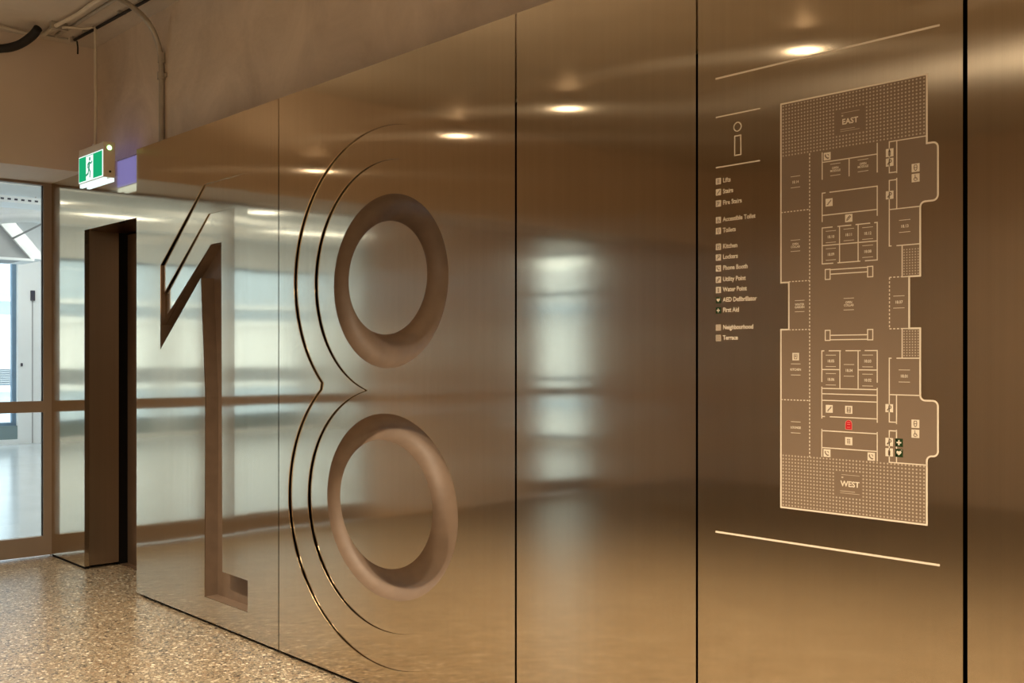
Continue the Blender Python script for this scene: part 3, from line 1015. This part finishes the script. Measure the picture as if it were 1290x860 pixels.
# ------------------------------------------------------------------ pendant downlights
def downlight(x, y, zb, label, group=None, gain=1.0):
    root = empty('pendant_downlight', (x, y, zb), label=label, cat='lamp', group=group)
    lathe('shade', [(0.045, 0.012), (0.052, 0.0), (0.056, 0.0), (0.056, 0.035), (0.020, 0.05), (0.020, 0.06)], (x, y, zb), LAMP_BODY, root, n=20)
    lathe('glow_lens', [(0.044, 0.006), (0.044, 0.0105)], (x, y, zb), EM_LAMP, root, n=20)
    tube('stem', [(x, y, zb + 0.06), (x, y, ZC - 0.012)], 0.004, LAMP_BODY, root, n=8, sub=1)
    lathe('ceiling_rose', [(0.04, 0.0), (0.04, 0.012)], (x, y, ZC - 0.012), LAMP_BODY, root, n=16)
    l = bpy.data.lights.new('downlight_beam', 'SPOT')
    l.energy = LAMP_POWER * gain
    l.color = LAMP_COLOR
    l.spot_size = math.radians(125)
    l.spot_blend = 0.9
    l.shadow_soft_size = 0.04
    lo = bpy.data.objects.new('downlight_beam', l)
    COL.objects.link(lo)
    lo.location = (0, 0, -0.03)
    lo.parent = root
    l = bpy.data.lights.new('fill_upglow', 'SPOT')  # shade is closed on top; added to brighten ceiling and upper wall
    l.energy = FILL_UPLIGHT_POWER
    l.color = LAMP_COLOR
    l.spot_size = math.radians(165)
    l.spot_blend = 0.5
    l.shadow_soft_size = 0.04
    lo = bpy.data.objects.new('fill_upglow', l)
    COL.objects.link(lo)
    lo.location = (0, 0, 0.10)
    lo.rotation_euler = (math.pi, 0, 0)
    lo.parent = root
    return root


ROW = 'pendant downlights in a row along the lobby'
for x, where in ((-6.27, 'facing the lift doorway'), (-4.72, 'facing the carved numeral one'), (-3.82, 'facing the carved numeral eight'), (-2.43, 'facing the plain metal panel'),
                 (-0.9, 'added facing the floor plan'), (0.8, 'added past the floor plan, third from the brown end wall'), (2.5, 'added second from the brown end wall')):  # lamps from the floor plan onward are unseen, added to light the floor
    downlight(x, -1.43, 2.63, 'small bronze pendant downlight ' + where, ROW, 0.72 if x < -4 else (1.9 if x < 0 else 1.2))

# unseen ceiling lamps, added to brighten the opposite wall and upper concrete
for x, where in ((-0.4, 'added facing the floor plan'), (1.3, 'between two others'), (3.0, 'by the brown end wall')):
    y = -4.6
    root = empty('fill_ceiling_lamp', (x, y, ZC - 0.06), label='added round bronze fill lamp on the concrete ceiling ' + where, cat='lamp', group='added ceiling lamps deeper in the lobby')
    lathe('rim', [(0.10, 0.0), (0.12, 0.0), (0.12, 0.06)], (x, y, ZC - 0.06), LAMP_BODY, root, n=24)
    lathe('glow_lens', [(0.095, -0.004), (0.095, -0.001)], (x, y, ZC - 0.06), EM_LAMP, root, n=24)
    l = bpy.data.lights.new('fill_ceiling_lamp_beam', 'SPOT')
    l.energy = FILL_LAMP_POWER
    l.color = LAMP_COLOR
    l.spot_size = math.radians(172)
    l.spot_blend = 0.3
    l.shadow_soft_size = 0.09
    lo = bpy.data.objects.new('fill_ceiling_lamp_beam', l)
    COL.objects.link(lo)
    lo.location = (0, 0, -0.03)
    lo.parent = root

# ------------------------------------------------------------------ office beyond the glass
OX = -17.3
tag(box('floor_office', (OX, -9.0, -0.1), (XE - 0.06, 4.6, 0.0), OFF_FLOOR), 'pale polished concrete floor behind the glass doors', 'floor', kind='structure')
tag(box('ceiling_office', (OX, -9.0, 3.55), (-7.55, 4.6, 3.65), OFF_CEIL), 'pale office ceiling behind the glass doors', 'ceiling', kind='structure')
tag(box('wall_office_right', (OX, 4.6, 0), (-7.55, 4.7, 3.6), WHITE), 'white office wall behind the glass doors', 'wall', kind='structure')
wol = empty('wall_office_left', (-12, -9.0, 0), label='white office wall far across from the lift side', cat='wall', kind='structure')
for xa, xb, za, zb in ((OX, -12.2, 0, 3.6), (-10.3, XE - 0.1, 0, 3.6), (-12.2, -10.3, 2.95, 3.6), (-12.2, -10.3, 0, 0.1)):
    box('wall_piece', (xa, -9.1, za), (xb, -9.0, zb), WHITE, wol)
gs = empty('window_6', (-11.25, -9.05, 0.1), label='full height office window in the white side wall', cat='window', kind='structure')
for x in (-12.2, -11.28, -10.36):
    box('mullion', (x, -9.09, 0.1), (x + 0.06, -9.02, 2.95), BLUE_FRAME, gs)
for z in (0.1, 1.0, 2.30, 2.89):
    for x in (-12.14, -11.22):
        box('rail', (x, -9.085, z), (x + 0.86, -9.025, z + 0.06), BLUE_FRAME, gs)
for x in (-12.14, -11.22):
    box('pane', (x, -9.060, 0.16), (x + 0.86, -9.052, 2.89), GLASS, gs)
nb = empty('sky_screen_block', (-13, -15, -3), label='pale block added to screen the sky outside the office side window', cat='building')  # added outside to dim the bare sky in the side window
box('facade_wall', (-22, -15.6, -3), (-2, -15.0, 3.4), WHITE, nb)
for z in (0.2, 2.4):
    box('ledge', (-22, -15.0, z), (-2, -14.7, z + 0.18), PALE_BLUE, nb)
tag(box('wall_office_lobby', (-7.55, 0.056, 0), (XE - 0.0005, 4.6, 3.6), WHITE), 'white return wall beside the glass door', 'wall', kind='structure')
tag(boxes('wall_office_end', [((-7.54, -9.0, 0), (XE - 0.1, YO, 3.6))], WHITE), 'white end of the office wall', 'wall', kind='structure')
tag(box('wall_office_over', (-7.6, YO, 3.33), (-7.5, 0.056, 3.6), WHITE), 'white strip over the beam', 'wall', kind='structure')
wf = empty('wall_office_far', (OX, -2, 0), label='white window wall at the far side of the office', cat='wall', kind='structure')
WIN = [(0.48, 2.88), (-2.32, 0.08), (-5.12, -2.72), (-7.92, -5.52)]
prev = 4.6
for a, b in WIN:
    box('pillar', (OX - 0.25, b, 0), (OX + 0.02, prev, 3.6), WHITE, wf)
    box('upstand', (OX - 0.20, a, 0.0), (OX, b, 0.285), TEAL_GREY, wf)
    box('plinth', (OX - 0.02, a, 0.0), (OX + 0.06, b, 0.075), WHITE, wf)
    box('lintel', (OX - 0.25, a, 2.95), (OX, b, 3.6), WHITE, wf)
    prev = a
box('pillar', (OX - 0.25, -9.0, 0), (OX + 0.02, prev, 3.6), WHITE, wf)
for i, (a, b) in enumerate(WIN):
    g = empty('window_%d' % (i + 2), (OX - 0.1, (a + b) / 2, 0.285), label='tall blue framed office window facing the neighbouring facade', cat='window', kind='structure')
    g['group'] = 'office windows'
    for y in (a, b - 0.06, (a + b) / 2 - 0.03):
        box('mullion', (OX - 0.14, y, 0.285), (OX - 0.06, y + 0.06, 2.95), BLUE_FRAME, g)
    for z in (0.285, 2.90):
        box('rail', (OX - 0.135, a + 0.06, z), (OX - 0.065, b - 0.06, z + 0.05), BLUE_FRAME, g)
    box('pane', (OX - 0.105, a + 0.06, 0.335), (OX - 0.095, (a + b) / 2 - 0.03, 2.90), GLASS, g)
    box('pane', (OX - 0.105, (a + b) / 2 + 0.03, 0.335), (OX - 0.095, b - 0.06, 2.90), GLASS, g)

# neighbouring facade outside
nf = empty('neighbour_facade', (-24.0, 0, -2), label='white neighbouring building with ledges and louvres outside the windows', cat='building')
box('facade_wall', (-24.6, -14.5, -3), (-24.0, 12, 4.6), PALE_BLUE, nf)
for z0, z1, dx in ((2.55, 2.64, 0.35), (2.12, 2.26, 0.2), (0.62, 0.75, 0.2), (3.7, 3.9, 0.35)):
    box('ledge', (-24.0, -14.5, z0), (-24.0 + dx, 12, z1), WHITE, nf)
box('white_panel', (-24.0, -14.5, 1.10), (-23.92, 12, 2.12), WHITE, nf)
for k in range(7):
    box('louvre', (-24.0, -14.5, 0.78 + k * 0.046), (-23.93, 12, 0.78 + k * 0.046 + 0.024), GREY, nf)
tag(box('ground_outside', (-40, -30, -3.2), (OX - 0.3, 30, -3.0), WHITE), 'pale ground outside the office', 'ground', kind='structure')

rd = box('card_reader', (OX + 0.02, 3.065, 2.24), (OX + 0.055, 3.13, 2.40), PLAST_DARK, None, bevel=0.006)
tag(rd, 'small dark blue wall box on the white pillar behind the glass', 'wall box')
tag(box('wall_switch', (OX + 0.02, 2.92, 1.21), (OX + 0.04, 2.95, 1.26), PLAST_DARK, None, bevel=0.003), 'tiny dark switch beside the office window', 'switch')
tag(box('cable_trunking', (OX + 0.02, 3.090, 0.0), (OX + 0.032, 3.104, 2.24), GREY), 'thin trunking running down below the dark wall box', 'trunking')

# angled ceiling hood near the window
hd = empty('ceiling_hood', (-14, 0.9, 2.6), label='grey angled ceiling hood with white sloping edge behind the glass', cat='ceiling hood')
bm = bmesh.new()
prof = [(2.02, 2.60), (1.60, 3.06), (-1.4, 3.06), (-1.9, 2.60)]
fv = [bm.verts.new((-14.0, y, z)) for y, z in prof]
bv = [bm.verts.new((-14.9, y, z)) for y, z in prof]
bm.faces.new(fv)
bm.faces.new(bv)
for i in range(4):
    bm.faces.new((fv[i], fv[(i + 1) % 4], bv[(i + 1) % 4], bv[i]))
from_bm('hood_body', bm, GREY, hd)
bm = bmesh.new()
edge = [(2.02, 2.60), (2.21, 2.60), (1.80, 3.07), (1.60, 3.07)]
fv = [bm.verts.new((-13.95, y, z)) for y, z in edge]
bv = [bm.verts.new((-14.9, y, z)) for y, z in edge]
bm.faces.new(fv)
bm.faces.new(bv)
for i in range(4):
    bm.faces.new((fv[i], fv[(i + 1) % 4], bv[(i + 1) % 4], bv[i]))
from_bm('hood_edge', bm, WHITE, hd)
box('hood_rim', (-14.0, -1.9, 2.57), (-13.93, 2.05, 2.60), WHITE, hd)
tube('hanger', [(-14.4, 1.2, 3.05), (-14.4, 1.2, 3.55)], 0.008, GALV, hd, n=6, sub=1)
tube('hanger', [(-14.4, -0.8, 3.05), (-14.4, -0.8, 3.55)], 0.008, GALV, hd, n=6, sub=1)

tr_ = empty('cable_tray', (-12, 0, 3.0), label='perforated white cable tray crossing the office ceiling', cat='cable tray')
boxes('tray_side', [((-12.02, -6, 3.02), (-12.0, 4.5, 3.09))], WHITE, tr_)
box('tray_floor', (-12.35, -6, 3.02), (-12.021, 4.5, 3.03), WHITE, tr_)
bm = bmesh.new()
for k in range(60):
    y = -2.0 + k * 0.07
    bm_box(bm, (-11.999, y, 3.045), (-11.9985, y + 0.035, 3.065))
tag(from_bm('perforation', bm, PLAST_DARK, tr_), kind='stuff')
for y in (-4.5, -1.5, 1.5, 4.0):
    tube('tray_hanger', [(-12.18, y, 3.03), (-12.18, y, 3.55)], 0.006, GALV, tr_, n=6, sub=1)
dk = empty('air_duct', (-10, 0, 2.9), label='grey rectangular air duct under the office ceiling', cat='air duct')
box('duct_body', (-10.6, -6, 2.90), (-10.0, 4.5, 3.22), OFF_CEIL, dk)
for y in (-3.0, -0.6, 1.8):
    box('duct_flange', (-10.62, y, 2.885), (-9.985, y + 0.03, 3.235), GALV, dk)
tag(box('ceiling_joist', (-12.9, -6, 2.93), (-12.75, 4.5, 3.06), WHITE), 'white beam running across the office ceiling past the hood', 'beam')
tag(tube('diagonal_pipe', [(-11.8, 0.4, 2.72), (-11.75, 1.0, 2.80), (-11.75, 1.7, 2.96), (-11.75, 2.0, 3.54)], 0.05, WHITE, None, n=10), 'pale pipe slanting below the office ceiling', 'pipe')
tag(tube('diagonal_pipe', [(-13.2, 1.55, 2.75), (-13.2, 2.3, 3.2), (-13.2, 2.3, 3.55)], 0.012, GREY, None, n=8, sub=1), 'thin dark rod slanting above the hood edge', 'rod')

# office luminaires
for x, y, zb, where in ((-9.0, -2.55, 2.73, 'nearest the solid end wall'), (-11.55, -1.35, 3.0, 'beside the cable tray'), (-14.8, -3.4, 3.0, 'nearest the far windows')):
    f = empty('office_lamp', (x, y, zb), label='round white office pendant lamp ' + where, cat='lamp', group='office pendant lamps')
    lathe('shade', [(0.10, 0.0), (0.12, 0.0), (0.12, 0.10), (0.02, 0.12), (0.02, 0.13)], (x, y, zb), WHITE, f, n=18)
    lathe('glow_lens', [(0.095, -0.004), (0.095, -0.001)], (x, y, zb), EM_OFFICE, f, n=18)
    tube('stem', [(x, y, zb + 0.13), (x, y, 3.55)], 0.006, GALV, f, n=6, sub=1)
    l = bpy.data.lights.new('office_beam', 'SPOT')
    l.energy = OFFICE_LAMP_POWER
    l.color = (1.0, 0.96, 0.90)
    l.spot_size = math.radians(160)
    l.spot_blend = 0.6
    l.shadow_soft_size = 0.09
    lo = bpy.data.objects.new('office_beam', l)
    COL.objects.link(lo)
    lo.location = (0, 0, -0.03)
    lo.parent = f
for x in (-9.1, -11.4, -13.4, -15.8):  # grid of panels added to raise the office light level
    for y in (2.6, -0.6, -3.8, -7.0):
        f = empty('fill_panel_light', (x, y, 3.40), label='added flat white panel light under the office ceiling', cat='light', group='added office ceiling panel lights')
        box('tray', (x - 0.32, y - 0.62, 3.47), (x + 0.32, y + 0.62, 3.55), WHITE, f)
        l = bpy.data.lights.new('fill_panel_glow', 'AREA')
        l.shape = 'RECTANGLE'
        l.size, l.size_y = 0.6, 1.2
        l.energy = OFFICE_FILL_POWER
        l.color = (1.0, 0.94, 0.84)
        lo = bpy.data.objects.new('fill_panel_glow', l)
        COL.objects.link(lo)
        lo.location = (0, 0, 0.066)
        lo.parent = f
